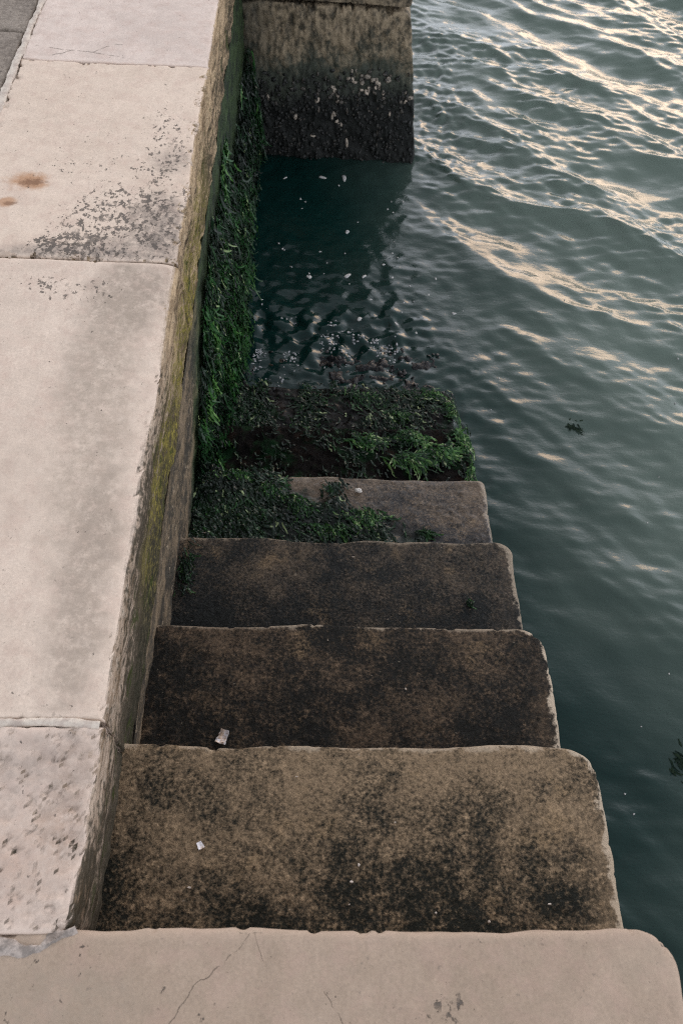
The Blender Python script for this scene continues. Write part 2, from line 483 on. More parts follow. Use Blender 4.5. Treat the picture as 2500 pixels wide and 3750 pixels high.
# ------------------------------------------------------------------ water
def spectrum(rng, n, lmin, lmax, th0, spread, slope):
    lam = np.exp(rng.uniform(np.log(lmin), np.log(lmax), n))
    th = th0 + rng.normal(0, spread, n)
    k = 2 * np.pi / lam
    amp = slope / k * np.sqrt(2. / n)
    return k * np.cos(th), k * np.sin(th), amp, rng.uniform(0, 2 * np.pi, n), k

def wave_sum(X, Y, S, sharp=0.):
    h = np.zeros_like(X); dx = np.zeros_like(X); dy = np.zeros_like(X)
    for kx, ky, a, p, k in zip(*S):
        ph = kx * X + ky * Y + p
        h += a * np.cos(ph)
        if sharp:
            s = np.sin(ph) * a * sharp
            dx -= s * kx / k; dy -= s * ky / k
    return h, dx, dy

def build_water():
    sp = .0115
    def ax(lo, hi, flo, fhi):
        m = np.arange(lo, hi, sp); out = []
        p, s = hi, sp
        while p < fhi: out.append(p); s *= 1.16; p += s
        pre = []
        p, s = lo, sp
        while p > flo: s *= 1.16; p -= s; pre.append(p)
        return np.concatenate([pre[::-1], m, out, [fhi]])
    xs = ax(-.06, 3.9, -.08, 420.); ys = ax(-.9, 7.0, -420., 420.)
    X, Y = np.meshgrid(xs, ys, indexing='ij')
    rng = np.random.default_rng(11)
    far = sst(Y + .30 * X, 1.6, 4.6)
    shelter = sst(X, 1.25, .85) * sst(Y, 4.3, 4.1) * sst(Y, 1.5, 2.0)
    patch = .75 + .5 * vnoise(X * 1.3 + 4, Y * 1.3, 5)
    A = (.44 + .56 * far) * (1 - .75 * shelter) * patch
    cell = np.maximum(np.gradient(X, axis=0), np.gradient(Y, axis=1))
    damp = np.clip(.03 / cell, 0, 1)
    # swell crests run from far left to near right; small ripples lie across the view
    h1, d1x, d1y = wave_sum(X, Y, spectrum(rng, 26, .45, 1.1, math.radians(48), .30, .115), 1.0)
    h2, d2x, d2y = wave_sum(X, Y, spectrum(rng, 44, .14, .42, math.radians(60), .42, .16), .9)
    h3, _, _ = wave_sum(X, Y, spectrum(rng, 50, .05, .13, math.radians(76), .5, .14))
    rag = .35 + 1.1 * sst(vnoise(X * 2.2, Y * 2.2 + 7, 9), .3, .75)
    Z = A * (h1 + h2 + h3 * rag)
    DX = A * (d1x + d2x); DY = A * (d1y + d2y)
    # confused little ripples under the pier corner and along the stair's open side
    h4, _, _ = wave_sum(X, Y, spectrum(rng, 60, .04, .10, math.radians(15), 1.2, .26))
    pc = np.exp(-((X - 1.12) / .22) ** 2) * sst(Y, 3.9, 4.3) * sst(Y, 6.2, 5.2)
    st = np.exp(-((X - 1.07) / .10) ** 2) * sst(Y, .2, 1.2) * sst(Y, 2.7, 2.2) * .45
    h5, _, _ = wave_sum(X, Y, spectrum(rng, 60, .045, .16, math.radians(70), 1.3, .42))
    wash = np.exp(-((Y - 2.66) / .17) ** 2) * sst(X, 1.0, .8)
    inner = shelter * (.16 + .28 * sst(Y, 3.3, 2.8))
    Z = Z + h4 * (pc + st) + h5 * (wash * .55 + inner) * (.4 + vnoise(X * 5, Y * 5, 3))
    # ring left by a drop
    r = np.sqrt((X - 1.146) ** 2 + (Y - 2.467) ** 2)
    Z += .0035 * np.cos(r * 2 * np.pi / .034) * np.exp(-(r / .035) ** 2)
    Z *= damp; DX *= damp; DY *= damp
    edge = sst(X, -.06, .0)
    V = np.stack([X + DX * edge, Y + DY, Z + ZW], -1).reshape(-1, 3)
    nx, ny = X.shape
    i = np.arange(nx * ny).reshape(nx, ny)
    F = np.stack([i[:-1, :-1], i[1:, :-1], i[1:, 1:], i[:-1, 1:]], -1).reshape(-1, 4)
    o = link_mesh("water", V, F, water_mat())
    tag(o, kind='structure')
    def height(x, y):
        a = np.argmin(np.abs(xs - x)); b = np.argmin(np.abs(ys - y))
        return float(Z[a, b] + ZW)
    return height

water_height = build_water()
nb = NT("sea_bed_mud")
mud = nb.out(nb.mix(nb.ss(nb.noise(1.5, 4.), .4, .6), (.012, .022, .020), (.030, .040, .032)), .9)
bed = link_mesh("sea_bed", [(-.3, -420, -3), (420, -420, -3), (420, 420, -3), (-.3, 420, -3)], [(0, 1, 2, 3)], mud)
tag(bed, kind='structure')

# ------------------------------------------------------------------ quay wall
def build_wall():
    ys = np.arange(-.6, PY + .12, .009); zs = np.concatenate([np.arange(-.286, -1.5, -.009), np.linspace(-1.55, -3.05, 12)])
    Y, Z = np.meshgrid(ys, zs, indexing='ij')
    X = -.012 + .008 * fbm(Y, Z, 3, 4, 3) + .007 * fbm(Y, Z, 22, 4, 6) * sst(Z, -.3, -.36)
    X = X + .02 * sst(Z, -.7, -1.2) * sst(Y, 1.2, 1.9)
    V = np.stack([X, Y, Z], -1).reshape(-1, 3)
    a, b = Y.shape; i = np.arange(a * b).reshape(a, b)
    F = np.stack([i[:-1, :-1], i[:-1, 1:], i[1:, 1:], i[1:, :-1]], -1).reshape(-1, 4)
    # close the block behind the face: top ledge under the coping
    n0 = len(V)
    back = np.stack([np.full(a, -.70), ys, np.full(a, -.286)], -1)
    V = np.concatenate([V, back])
    bi = n0 + np.arange(a)
    F = np.concatenate([F, np.stack([i[:-1, 0], bi[:-1], bi[1:], i[1:, 0]], -1)])
    o = link_mesh("quay_wall", V, F[:, ::-1], wall_stone())
    recentre(o, (0, 1.8, -3.0))
    tag(o, "dark stained quay wall below the pale edge stones, left of the steps", "wall")
build_wall()

# ------------------------------------------------------------------ coping stones, landing, pavement
LIME, LIME2 = (.50, .405, .335), (.455, .365, .30)
cop = dict(er=.008, shift=.005, chips=.003, side_rows=26, side_noise=.010, wear=.002)
stones = [
    ("A", 2.712, 4.60, limestone("coping_stone_smooth_pale", (.58, .475, .41), (.49, .40, .345), .3,
        cracks=[([(-.63, 2.80), (-.52, 2.775), (-.42, 2.765), (-.30, 2.735)], .0022), ([(-.56, 2.74), (-.50, 2.775)], .0022), ([(-.42, 2.765), (-.38, 2.81), (-.33, 2.83)], .0018)], side=True),
     "smooth pale coping stone at the far end, opposite the pier", None),
    ("B", 1.668, 2.7085, limestone("coping_stone_pitted", (.58, .465, .375), (.53, .42, .335), .4,
        marks=[('pits', -.16, 1.86, .30, .26, 1.), ('pits', -.30, 1.72, .22, .10, 1.25), ('pits', -.12, 2.15, .12, .35, .8), ('pits', -.3, 2.1, .2, .2, .5),
               ('stain', -.085, 1.86, .10, .13, .85, (.13, .105, .09)), ('stain', -.10, 1.72, .16, .10, .8, (.17, .14, .12)), ('stain', -.08, 2.14, .07, .08, .6, (.19, .155, .13)), ('stain', -.32, 1.69, .20, .04, .8, (.15, .125, .11)),
               ('rust', -.495, 2.01, .065, .040, .8), ('rust', -.535, 1.905, .03, .02, .7)],
        cracks=[([(-.46, 1.70), (-.38, 1.745), (-.32, 1.72), (-.26, 1.735), (-.22, 1.69)], .0035)], side=True),
     "rust spotted coping stone pitted with dark holes", None),
    ("C", .3525, 1.664, limestone("coping_stone_grey_streaked", (.57, .46, .375), (.50, .40, .325), .15,
        marks=[('stain', -.13, 1.52, .13, .17, .8, (.22, .175, .14)), ('stain', -.20, 1.30, .08, .22, .5, (.33, .265, .215)), ('stain', -.095, .78, .055, .17, .75, (.30, .24, .19)), ('stain', -.09, .52, .045, .13, .7, (.30, .24, .19)), ('stain', -.15, 1.15, .10, .60, .8, (.33, .265, .21)), ('stain', -.10, .64, .07, .36, .8, (.32, .255, .205)), ('stain', -.32, .9, .12, .2, .35, (.38, .30, .24)), ('pits', -.30, 1.55, .20, .08, .8)], side=True),
     "longest coping stone, smooth with grey smears along its edge", None),
    ("D", -.010, .3445, limestone("coping_stone_rough_hewn", (.53, .425, .355), (.48, .38, .315), .6,
        marks=[('stain', -.10, .28, .12, .08, .55, (.24, .19, .16)), ('stain', -.10, .12, .10, .10, .5, (.36, .25, .19)), ('stain', -.05, .20, .05, .12, .5, (.30, .22, .17))], side=True),
     "short rough hewn coping stone with a dented top beside the landing", None),
]
def dented(x, y):
    wx, wy = x + .022 * fbm(x, y, 11, 4, 4), y + .022 * fbm(x, y, 11, 4, 8)
    w = worley(wx, wy, 24, 5); a = fbm(x, y, 9, 4, 15, .6); b = fbm(wx, wy, 30, 4, 19, .6)
    return -.0048 * sst(w, .48, .34) * sst(a, -.30, .15) + .0045 * b - .0045 * sst(b, .12, .20) - .003 * sst(fbm(wx, wy, 42, 4, 29, .65), .18, .28) + .0012 * fbm(x, y, 85, 2, 2)
def smooth_top(seed):
    return lambda x, y: .0022 * fbm(x, y, 5, 4, seed) + .0014 * fbm(x, y, 40, 3, seed + 1)
for i, (nm, y0, y1, mt, lab, _) in enumerate(stones):
    hf = dented if nm == "D" else smooth_top(30 + i)
    kw = dict(cop)
    if nm == "B": kw.update(shift=.012, chips=.010, chipthr=.12)
    if nm == "D": kw.update(er=.010, shift=.006)
    kw.update(hraw=lambda x, y: -.007 * np.exp(-np.clip(-.012 - x, 0, 9) / .012))
    if nm == "C": kw.update(hraw=lambda x, y: -.016 * np.exp(-np.clip(-.012 - x, 0, 9) / .022) * (.6 + .8 * vnoise(x * 3, y * 5, 77)))
    o = block("coping_stone", -.664, -.012, y0, y1, .008 if nm == "A" else .006, .283, mt, flat(.0035 if nm == "D" else 0), (0, .035 if nm == "D" else 0, 0, 0), hfun=hf, seed=50 + 13 * i, **kw)
    recentre(o, (-.34, (y0 + y1) / 2, -.283))
    tag(o, lab, "coping stone", "edge stones of the quay")

def landing():
    mt = limestone("landing_limestone", (.345, .262, .20), (.295, .222, .166), .25,
        marks=[('pits', .58, -.115, .06, .03, .8), ('pits', .42, -.09, .25, .03, .3), ('stain', -.02, -.10, .16, .06, .5, (.27, .22, .17)), ('stain', .93, -.05, .05, .06, .35, (.30, .24, .18))],
        cracks=[([(.28, -.003), (.26, -.03), (.19, -.085), (.155, -.14)], .0009), ([(.285, -.005), (.305, -.045)], .0006), ([(.40, -.09), (.42, -.115), (.44, -.15)], .0009), ([(.26, -.006), (.30, -.008)], .0015)])
    o = block("landing_slab", -.70, .992, -1.25, 0., .006, .174, mt, flat(0), (0, .03, .062, .0), .012, smooth_top(77), .010, .004, side_rows=14, side_noise=.005, seed=7, wear=.003)
    recentre(o, (.45, -.6, -.174))
    tag(o, "pale limestone landing slab at the top of the steps with a rounded corner", "landing")
landing()

mor = NT("pale_mortar")
mc = mor.mix(mor.ss(mor.noise(30., 4., .7), .40, .62), (.52, .45, .38), (.40, .33, .28))
mor_m = mor.out(mor.scale(mc, mor.add(.8, mor.mul(mor.noise(140.), .4))), .9, mor.bump(mor.noise(60., 4.), .8, .006), .2)
gm = NT("grey_mortar")
gmc = gm.mix(gm.ss(gm.noise(34., 4., .7), .42, .60), (.20, .17, .15), (.38, .32, .28))
gmort = gm.out(gmc, .92, gm.bump(gm.noise(60., 4.), .8, .006), .2)

def strip(name, pts, widths, z, mat, thick=.02, seed=0, parent=None, wob=.006):
    """a bead of mortar lying along a joint"""
    pts = np.asarray(pts, float)
    s = np.r_[0, np.cumsum(np.linalg.norm(np.diff(pts, axis=0), axis=1))]
    u = np.linspace(0, s[-1], max(8, int(s[-1] / .005)))
    P = np.stack([np.interp(u, s, pts[:, 0]), np.interp(u, s, pts[:, 1])], -1)
    w = np.interp(u, s, widths)
    T = np.gradient(P, axis=0); T /= np.linalg.norm(T, axis=1)[:, None] + 1e-9
    N = np.stack([-T[:, 1], T[:, 0]], -1)
    cols = []
    for c, (f, dz) in enumerate(((-1, -thick), (-1, -.002), (-.8, .0005), (-.3, .002), (.3, .002), (.8, .0005), (1, -.002), (1, -thick))):
        ww = w * f + (wob * fbm(u, np.full_like(u, f * 3.), 24, 4, seed) if abs(f) > .5 else 0)
        q = P + N * ww[:, None]
        zz = z + dz + (.0015 * fbm(u, np.full_like(u, f), 50, 3, seed + 2) if dz > -.01 else 0)
        cols.append(np.stack([q[:, 0], q[:, 1], np.broadcast_to(zz, u.shape)], -1))
    V = np.stack(cols, 1); a, b = V.shape[:2]; i = np.arange(a * b).reshape(a, b)
    F = np.stack([i[:-1, :-1], i[:-1, 1:], i[1:, 1:], i[1:, :-1]], -1).reshape(-1, 4)[:, ::-1]
    return link_mesh(name, V.reshape(-1, 3), F, mat, parent)

o = strip("mortar_joint", [(-.674, -1.2), (-.674, 1.2), (-.673, 2.2), (-.672, 2.62), (-.674, 2.95), (-.671, 3.3), (-.673, 4.5)], [.012, .012, .012, .013, .010, .009, .010], .000, mor_m, seed=3, wob=.009)
tag(recentre(o, (-.674, 1.6, -.02)), "long pale bead of mortar between the grey paving and the edge stones", "mortar joint")
o = strip("mortar_joint", [(-.66, .348), (-.4, .349), (-.2, .350), (-.10, .350), (-.022, .347)], [.007, .0075, .007, .0075, .006], -.0018, mor_m, seed=8, wob=.006)
tag(recentre(o, (-.34, .348, -.02)), "short cream bead of mortar in front of the rough hewn stone", "mortar joint")
o = strip("mortar_joint", [(-.66, -.030), (-.20, -.028), (-.10, -.030), (-.062, -.026), (-.036, -.014), (-.008, .004)], [.016, .016, .016, .010, .005, .003], -.0014, gmort, seed=21, wob=.014)
tag(recentre(o, (-.10, -.02, -.02)), "crumbling grey mortar in the corner between landing and rough stone", "mortar joint")

# grey paving behind the edge stones, and the plain quay beyond
gp = NT("grey_paving_stone")
g1 = gp.noise(6., 4., .6); g2 = gp.noise(70., 4., .75); g3 = gp.noise(180., 2.)
gc = gp.mix(gp.ss(gp.add(gp.mul(g1, .4), gp.mul(g2, .6)), .38, .62), (.15, .122, .10), (.27, .225, .185))
gc = gp.mix(gp.mul(gp.ss(gp.noise(38., 4., .7), .62, .68), .8), gc, (.06, .05, .045))
gpave = gp.out(gp.scale(gc, gp.add(.7, gp.mul(g3, .6))), .9, gp.bump(gp.add(g2, g3), .8, .006), .2)
for y0, y1, sd_, lab in ((2.906, 3.9, 3, "coarse grained grey paving slab farthest from the steps"), (1.55, 2.896, 4, "darker grey paving slab beside the long mortar bead, with fine cracks")):
    o = block("paving_slab", -1.75, -.690, y0, y1, .012, .12, gpave, flat(-.004), (0, 0, 0, 0), .008, lambda x, y: .003 * fbm(x, y, 30, 3, 12), .010, .012, seed=sd_, side_rows=5)
    recentre(o, (-1.2, (y0 + y1) / 2, -.12))
    tag(o, lab, "paving slab", "grey paving slabs behind the edge")
pv = np.array([(-420, -420, -.030), (-.05, -420, -.030), (-.05, 420, -.030), (-420, 420, -.030)])
o = link_mesh("pavement", pv, [(0, 1, 2, 3)], gpave); tag(o, kind='structure')
pv2 = np.array([(-.05, -420, -.030), (.97, -420, -.030), (.97, -.1, -.030), (-.05, -.1, -.030), (.97, -420, -3), (.97, -.1, -3)])
o = link_mesh("terrain", pv2, [(0, 1, 2, 3), (1, 4, 5, 2)], gpave); tag(o, kind='structure')

# ------------------------------------------------------------------ staircase
stair = empty("stone_staircase", (W / 2, 0, -3.0))
tag(stair, "flight of worn stone steps going down into the water beside the quay wall", "staircase")
def part(o, parent):
    o.parent = parent
    o.matrix_parent_inverse = Matrix.Translation(-Vector(parent.location))
    return o
BRN = (.165, .118, .078)
specs = {
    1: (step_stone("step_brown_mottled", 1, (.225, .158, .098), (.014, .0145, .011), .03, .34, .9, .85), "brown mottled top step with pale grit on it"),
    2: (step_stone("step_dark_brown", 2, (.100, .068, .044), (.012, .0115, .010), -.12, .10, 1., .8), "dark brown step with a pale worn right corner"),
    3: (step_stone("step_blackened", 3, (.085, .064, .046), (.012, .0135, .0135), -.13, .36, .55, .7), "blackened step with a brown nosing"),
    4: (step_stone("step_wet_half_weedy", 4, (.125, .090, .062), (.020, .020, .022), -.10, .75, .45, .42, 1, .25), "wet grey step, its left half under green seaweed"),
    5: (step_stone("step_turf", 5, BRN, (.012, .010, .009), 0, 0, 0, .55, 2), "step covered in black turf and bright green weed"),
    6: (step_stone("step_turf_wet", 6, BRN, (.012, .010, .009), 0, 0, 0, .40, 2, .14), "step under dark weed just above the water"),
    7: (step_stone("step_awash", 7, (.011, .010, .011), (.004, .004, .006), -.05, 0, .2, .22, 0, .2), "crusted step awash at the waterline"),
    8: (step_stone("step_sunken", 8, (.03, .03, .028), (.008, .009, .010), -.05, 0, 0, .5), "sunken step under the water"),
}
specs[9] = specs[8]
def tread(k):
    s = 100 + 17 * k
    def f(x, y):
        h = .0020 * fbm(x, y, 55, 3, s) + .0028 * fbm(x, y, 9, 3, s + 1) - .0022 * sst(worley(x, y, 85, s), .5, .1)
        h = h - .010 * np.exp(-((x - .5) / .28) ** 2) * sst(y, (k - .55) * D, k * D) * .6   # hollowed by feet
        if k == 4:
            lim = x + (y - 1.23) * 2.1 + .25 * fbm(x, y, 9, 3, 4)
            h = h + sst(lim, .78, .6) * (.012 + .016 * (fbm(x, y, 12, 4, 8) + .4))
            h = h + .003 * sst(fbm(x, y, 40, 3, 5), .25, .4) * sst(x, .6, .8)
        if k in (5, 6):
            h = h + .020 * fbm(x, y, 9, 5, s + 2, .6) + .006
        if k == 7:
            h = h + .018 * sst(fbm(x, y, 16, 4, s + 4), -.2, .5) + .010 * fbm(x, y, 48, 4, s + 5, .6) - .004 + .014 * sst(y, 6.7 * D, 6.95 * D) * sst(x, .25, .55)
        return h
    return f
for k in range(1, 10):
    mt, lab = specs[k]
    rr = {1: .055, 2: .07, 3: .05, 4: .03}.get(k, .05)
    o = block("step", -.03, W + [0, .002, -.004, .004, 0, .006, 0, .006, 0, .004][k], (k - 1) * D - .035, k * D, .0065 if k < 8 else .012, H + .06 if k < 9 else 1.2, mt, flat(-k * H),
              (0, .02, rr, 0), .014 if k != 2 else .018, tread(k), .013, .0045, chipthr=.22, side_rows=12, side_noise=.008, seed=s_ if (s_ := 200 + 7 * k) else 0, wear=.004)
    part(o, stair)
    tag(o, lab)
# rubble core carrying the flight, inside the side faces
core = []
cf = []
for k in range(1, 9):
    y0, y1, z1 = (k - 1) * D - .2, k * D - .03, -k * H - .05
    b = len(core)
    core += [(.0, y0, -3), (W - .03, y0, -3), (W - .03, y1, -3), (.0, y1, -3), (.0, y0, z1), (W - .03, y0, z1), (W - .03, y1, z1), (.0, y1, z1)]
    cf += [(b + 4, b + 5, b + 6, b + 7), (b, b + 1, b + 5, b + 4), (b + 1, b + 2, b + 6, b + 5), (b + 2, b + 3, b + 7, b + 6)]
cr = NT("stair_core_stone"); crm = cr.out(cr.mix(cr.ss(cr.noise(14., 4.), .4, .6), (.02, .02, .017), (.06, .05, .04)), .8, cr.bump(cr.noise(40., 4.), .8, .01))
part(link_mesh("core", core, cf, crm, smooth=False), stair)

# ------------------------------------------------------------------ pier
pier = empty("stone_pier", (.45, PY + .5, -3.0))
tag(pier, "blocky stone pier standing in the water at the far end of the wall", "pier")
def pier_frame(z0, z1, inset, xr):
    def f(V):
        o = np.empty_like(V)
        z = z0 + V[:, 1] * (z1 - z0)
        xx = -.02 + V[:, 0] * (xr(z) + .02)
        o[:, 0] = xx; o[:, 2] = z
        o[:, 1] = PY + inset - V[:, 2] - (xx - .5) * .05
        return o
    return f
def pface(x, z0, z1):
    pass
def pier_h(a, b):
    x = a * .9; z = -3 + b * 2.56
    low = sst(z, -.70, -.95)
    h = .012 * fbm(x, z, 9, 4, 61) + .013 * fbm(x, z, 38, 4, 62, .6) - .008 * sst(worley(x, z, 34, 63), .5, .1)
    h = h + low * (.014 * fbm(x, z, 24, 4, 66, .6) + .012)
    return h
def pblock(name, n_a, z0, z1, inset, xr, depth, mt, hf, seed, rad):
    # param space: a, b in [0, 1]
    o = block(name, 0., 1., 0., 1., .0075, depth, mt, pier_frame(z0, z1, inset, xr), rad, .014, hf, .006, .008, side_rows=20, side_noise=.006, seed=seed, chipthr=.1)
    return part(o, pier)
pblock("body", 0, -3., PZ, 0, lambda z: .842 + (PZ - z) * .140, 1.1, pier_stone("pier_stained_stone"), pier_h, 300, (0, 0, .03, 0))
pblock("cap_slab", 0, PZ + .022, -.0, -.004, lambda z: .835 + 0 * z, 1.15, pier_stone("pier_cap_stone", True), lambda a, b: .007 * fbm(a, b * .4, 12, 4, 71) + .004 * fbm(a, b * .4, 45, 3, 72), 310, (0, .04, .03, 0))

# ------------------------------------------------------------------ barnacles
def lumps(name, P, N, R, Hh, tint, mat, rng, squash=None):
    """little irregular shells: a six-sided cone with a sunken mouth, at P along N"""
    n = len(P); m = 7
    N = N / np.linalg.norm(N, axis=1)[:, None]
    ref = np.where(np.abs(N[:, 2:3]) < .9, np.array([[0, 0, 1.]]), np.array([[1., 0, 0]]))
    T = np.cross(N, ref); T /= np.linalg.norm(T, axis=1)[:, None]; B = np.cross(N, T)
    ang = np.linspace(0, 2 * np.pi, m, endpoint=False)[None] + rng.uniform(0, 6, (n, 1))
    st = rng.uniform(.55, 1.3, (n, 1))
    rings = []
    for rf, hf in ((1.1, -.3), (1., .15), (.72, .8), (.42, 1.0), (.12, .78)):
        rad = R[:, None] * rf * rng.uniform(.72, 1.28, (n, m))
        rings.append(P[:, None] + T[:, None] * (np.cos(ang) * rad * st)[..., None] + B[:, None] * (np.sin(ang) * rad / st)[..., None] + N[:, None] * (Hh[:, None] * hf * rng.uniform(.75, 1.25, (n, m)))[..., None])
    V = np.stack(rings, 1)                     # n, 5, m, 3
    i = np.arange(n * 5 * m).reshape(n, 5, m)
    a, b = i[:, :-1], i[:, 1:]
    F = np.stack([a, np.roll(a, -1, 2), np.roll(b, -1, 2), b], -1).reshape(-1, 4)
    tt = np.repeat(tint[:, None], 5, 1) * np.array([.8, .9, 1., 1.05, .45])[None]
    return link_mesh(name, V.reshape(-1, 3), F, mat, None, {"tint": np.repeat(tt.reshape(-1), m)})
rng = np.random.default_rng(5)
shell = tinted("barnacle_shell", [(0., (.004, .0045, .004)), (.35, (.014, .014, .012)), (.7, (.22, .185, .15)), (1., (.46, .385, .31))], .6, .4)
n = 2600
z = rng.uniform(-1.30, -.62, n); x = rng.uniform(.02, 1., n) * (.842 + (PZ - z) * .140 - .022)
clump = vnoise(x * 16, z * 16, 4)
dens = np.exp(-((z + .84 + .05 * (x - .5) + .05 * fbm(x, x * 0, 6, 3, 8)) / .10) ** 2) * sst(x, .12, .6) * (.2 + .8 * sst(fbm(x, z, 9, 3, 9), -.25, .35))
keep = rng.uniform(0, 1, n) < np.where(dens > .25, dens * (.35 + .9 * clump), .40 * sst(z, -.74, -.86))
x, z, dens = x[keep], z[keep], dens[keep]; n = len(x)
y = PY - pier_h(x / .9, (z + 3) / 2.56) - (x - .5) * .05 - .002
tint = np.clip(rng.uniform(.0, .42, n) + dens * rng.uniform(0, 1, n) ** 1.5 * .98, 0, 1)
tint = np.where(rng.uniform(0, 1, n) < .03 * sst(z, -1.25, -.95), .85, tint)
o = lumps("barnacles", np.stack([x, y, z], -1), np.stack([rng.normal(0, .35, n), -np.ones(n), rng.normal(.15, .35, n)], -1), rng.uniform(.005, .012, n) + .003 * (tint > .6), rng.uniform(.004, .010, n), tint, shell, rng)
tag(o, "pale and black barnacles crusted across the lower face of the pier", "barnacles", kind='stuff')
# crust of broken shells on the step that is awash
n = 380
x = rng.uniform(.06, .985, n); y = rng.uniform(2.16, 2.60, n)
cl = fbm(x, y, 9, 3, 44)
keep = rng.uniform(0, 1, n) < .25 + .9 * sst(cl, -.1, .45)
x, y = x[keep], y[keep]; n = len(x)
k7 = tread(7)(x, y) - 7 * H; k6 = tread(6)(x, y) - 6 * H
z = np.where(y < 6 * D - .005, k6, k7)
tint = np.clip(rng.beta(1., 3., n), 0, 1) * .9
crust = tinted("wet_shell_crust", [(0., (.008, .008, .009)), (.4, (.030, .027, .027)), (.75, (.12, .10, .088)), (1., (.34, .28, .24))], .35, .3)
o = lumps("shell_crust", np.stack([x, y, z + .003], -1), np.stack([rng.normal(0, .5, n), rng.normal(0, .5, n), np.ones(n)], -1), rng.uniform(.004, .010, n), rng.uniform(.002, .006, n), tint, crust, rng)
tag(o, "wet crust of shells and grit over the step at the waterline", "shell crust", kind='stuff')

# ------------------------------------------------------------------ seaweed
def ribbons(P, Dv, Nv, L, Wd, S, rng, droop=0., ruff=.25, curl=.6, fold=.25, surf=None):
    """n limp fronds with S segments: root P, heading Dv, face normal Nv; with surf they lie on that surface"""
    n = len(P)
    nrm = lambda v: v / (np.linalg.norm(v, axis=-1, keepdims=True) + 1e-9)
    Dv = nrm(Dv); side = nrm(np.cross(Dv, Nv))
    p = P.copy(); d = Dv.copy(); rows = []
    ph = rng.uniform(0, 6.28, n); fr = rng.uniform(1.2, 2.6, n)
    bend = rng.normal(0, curl, (n, 1)); lift = P[:, 2] - surf(P[:, 0], P[:, 1]) if surf else None
    end = rng.uniform(.25, .8, n)
    for s in range(S + 1):
        t = s / S
        w = Wd * min(1., .45 + 2.5 * t) * (1 - (1 - end) * max(0., (t - .6) / .4)) * (1 + .3 * np.sin(ph * 3 + s * 2.4))
        Nn = nrm(np.cross(side, d))
        r1 = np.sin(ph + fr * s * 1.3); r2 = np.sin(ph * 1.7 + fr * s * 1.9 + 2.)
        q = p
        if surf is not None:
            q = p.copy(); q[:, 2] = surf(p[:, 0], p[:, 1]) + lift * (1 - .6 * t) * (1 + .5 * np.sin(ph + 2.2 * s)) + .0015
        left = q - side * (w * .5)[:, None] + Nn * (Wd * ruff * r1)[:, None]
        right = q + side * (w * .5)[:, None] + Nn * (Wd * ruff * r2)[:, None]
        mid = q + Nn * (Wd * (fold * np.sin(ph * 2.3 + s)))[:, None]
        rows.append(np.stack([left, mid, right], 1))
        p = p + d * (L / S)[:, None]
        wig = np.sin(ph + s * fr)[:, None] * .9
        d = nrm(d + side * (bend + wig) / S + Nn * (rng.normal(0, .55, (n, 1)) / S * (0. if surf else 1.2)) + np.array([[0, 0, -droop]]) / S)
        side = nrm(side - d * np.sum(side * d, -1, keepdims=True))
    V = np.stack(rows, 1)                      # n, S+1, 3, 3
    i = np.arange(n * (S + 1) * 3).reshape(n, S + 1, 3)
    F = np.stack([i[:, :-1, :-1], i[:, 1:, :-1], i[:, 1:, 1:], i[:, :-1, 1:]], -1).reshape(-1, 4)
    return V.reshape(-1, 3), F, (S + 1) * 3

weed = tinted("green_seaweed", [(0., (.004, .008, .005)), (.35, (.006, .024, .008)), (.65, (.020, .078, .015)), (.9, (.095, .19, .045)), (1., (.32, .36, .20))], .36, .26)

def wall_weed():
    rng = np.random.default_rng(21)
    n = 30000
    y = rng.uniform(1.15, PY + .02, n); z = rng.uniform(-1.30, -.30, n)
    top = np.interp(y, [1.1, 1.35, 1.65, 1.95, 2.4, 4.2], [-.80, -.62, -.46, -.31, -.31, -.42]) + .05 * fbm(y, z, 6, 3, 3)
    dep = top - z
    floor_ = np.where(y < 6.2 * D, -np.ceil(np.clip(y / D, 1, 99)) * H, -9)
    cl = fbm(y, z, 8, 4, 7)
    dn = sst(dep, 0., .12) * (.45 + .9 * sst(cl, -.35, .35)) * np.where(y > 2.9, sst(z, -.55, -.85), 1.)
    keep = (rng.uniform(0, 1, n) < dn) & (z > floor_ - .01)
    y, z, dep, cl = y[keep], z[keep], dep[keep], cl[keep]; n = len(y)
    lump = sst(fbm(y, z * .55, 15, 3, 12), -.35, .4)
    thick = .010 + (.02 + .055 * lump) * sst(dep, .08, .55)
    lev = rng.uniform(.0, 1., n)
    x = lev * thick
    P = np.stack([x, y, z], -1)
    Dv = np.stack([rng.normal(.10, .12, n), rng.normal(-.12, .20, n), -np.ones(n)], -1)
    Nv = np.stack([np.ones(n), rng.normal(0, .5, n), rng.normal(.2, .3, n)], -1)
    V, F, m = ribbons(P, Dv, Nv, rng.uniform(.03, .11, n), rng.uniform(.0028, .010, n), 7, rng, .5, .28, 1.0)
    tint = np.clip(.05 + .30 * lump + .22 * lev * lump + .30 * cl + rng.normal(0, .11, n) + .10 * sst(y, 2.4, 1.6) - .20 * sst(y, 2.9, 3.9), .0, .84)
    tint = np.where(rng.uniform(0, 1, n) < .018, .95, tint)
    o = link_mesh("wall_seaweed", V, F, weed, None, {"tint": np.repeat(tint, m)})
    tag(o, "dark green seaweed hanging in a thick mat down the quay wall", "seaweed", kind='stuff')
wall_weed()

def step_z(k, x, y): return tread(k)(np.asarray(x), np.asarray(y)) - k * H

def drape(k):
    def f(x, y):
        yy = np.minimum(y, k * D - .012); xx = np.minimum(x, W - .012)
        z = step_z(k, xx, yy)
        return z - np.clip(y - yy - .012, 0, .1) * 2.2 - np.clip(x - xx - .012, 0, .1) * 2.2
    return f

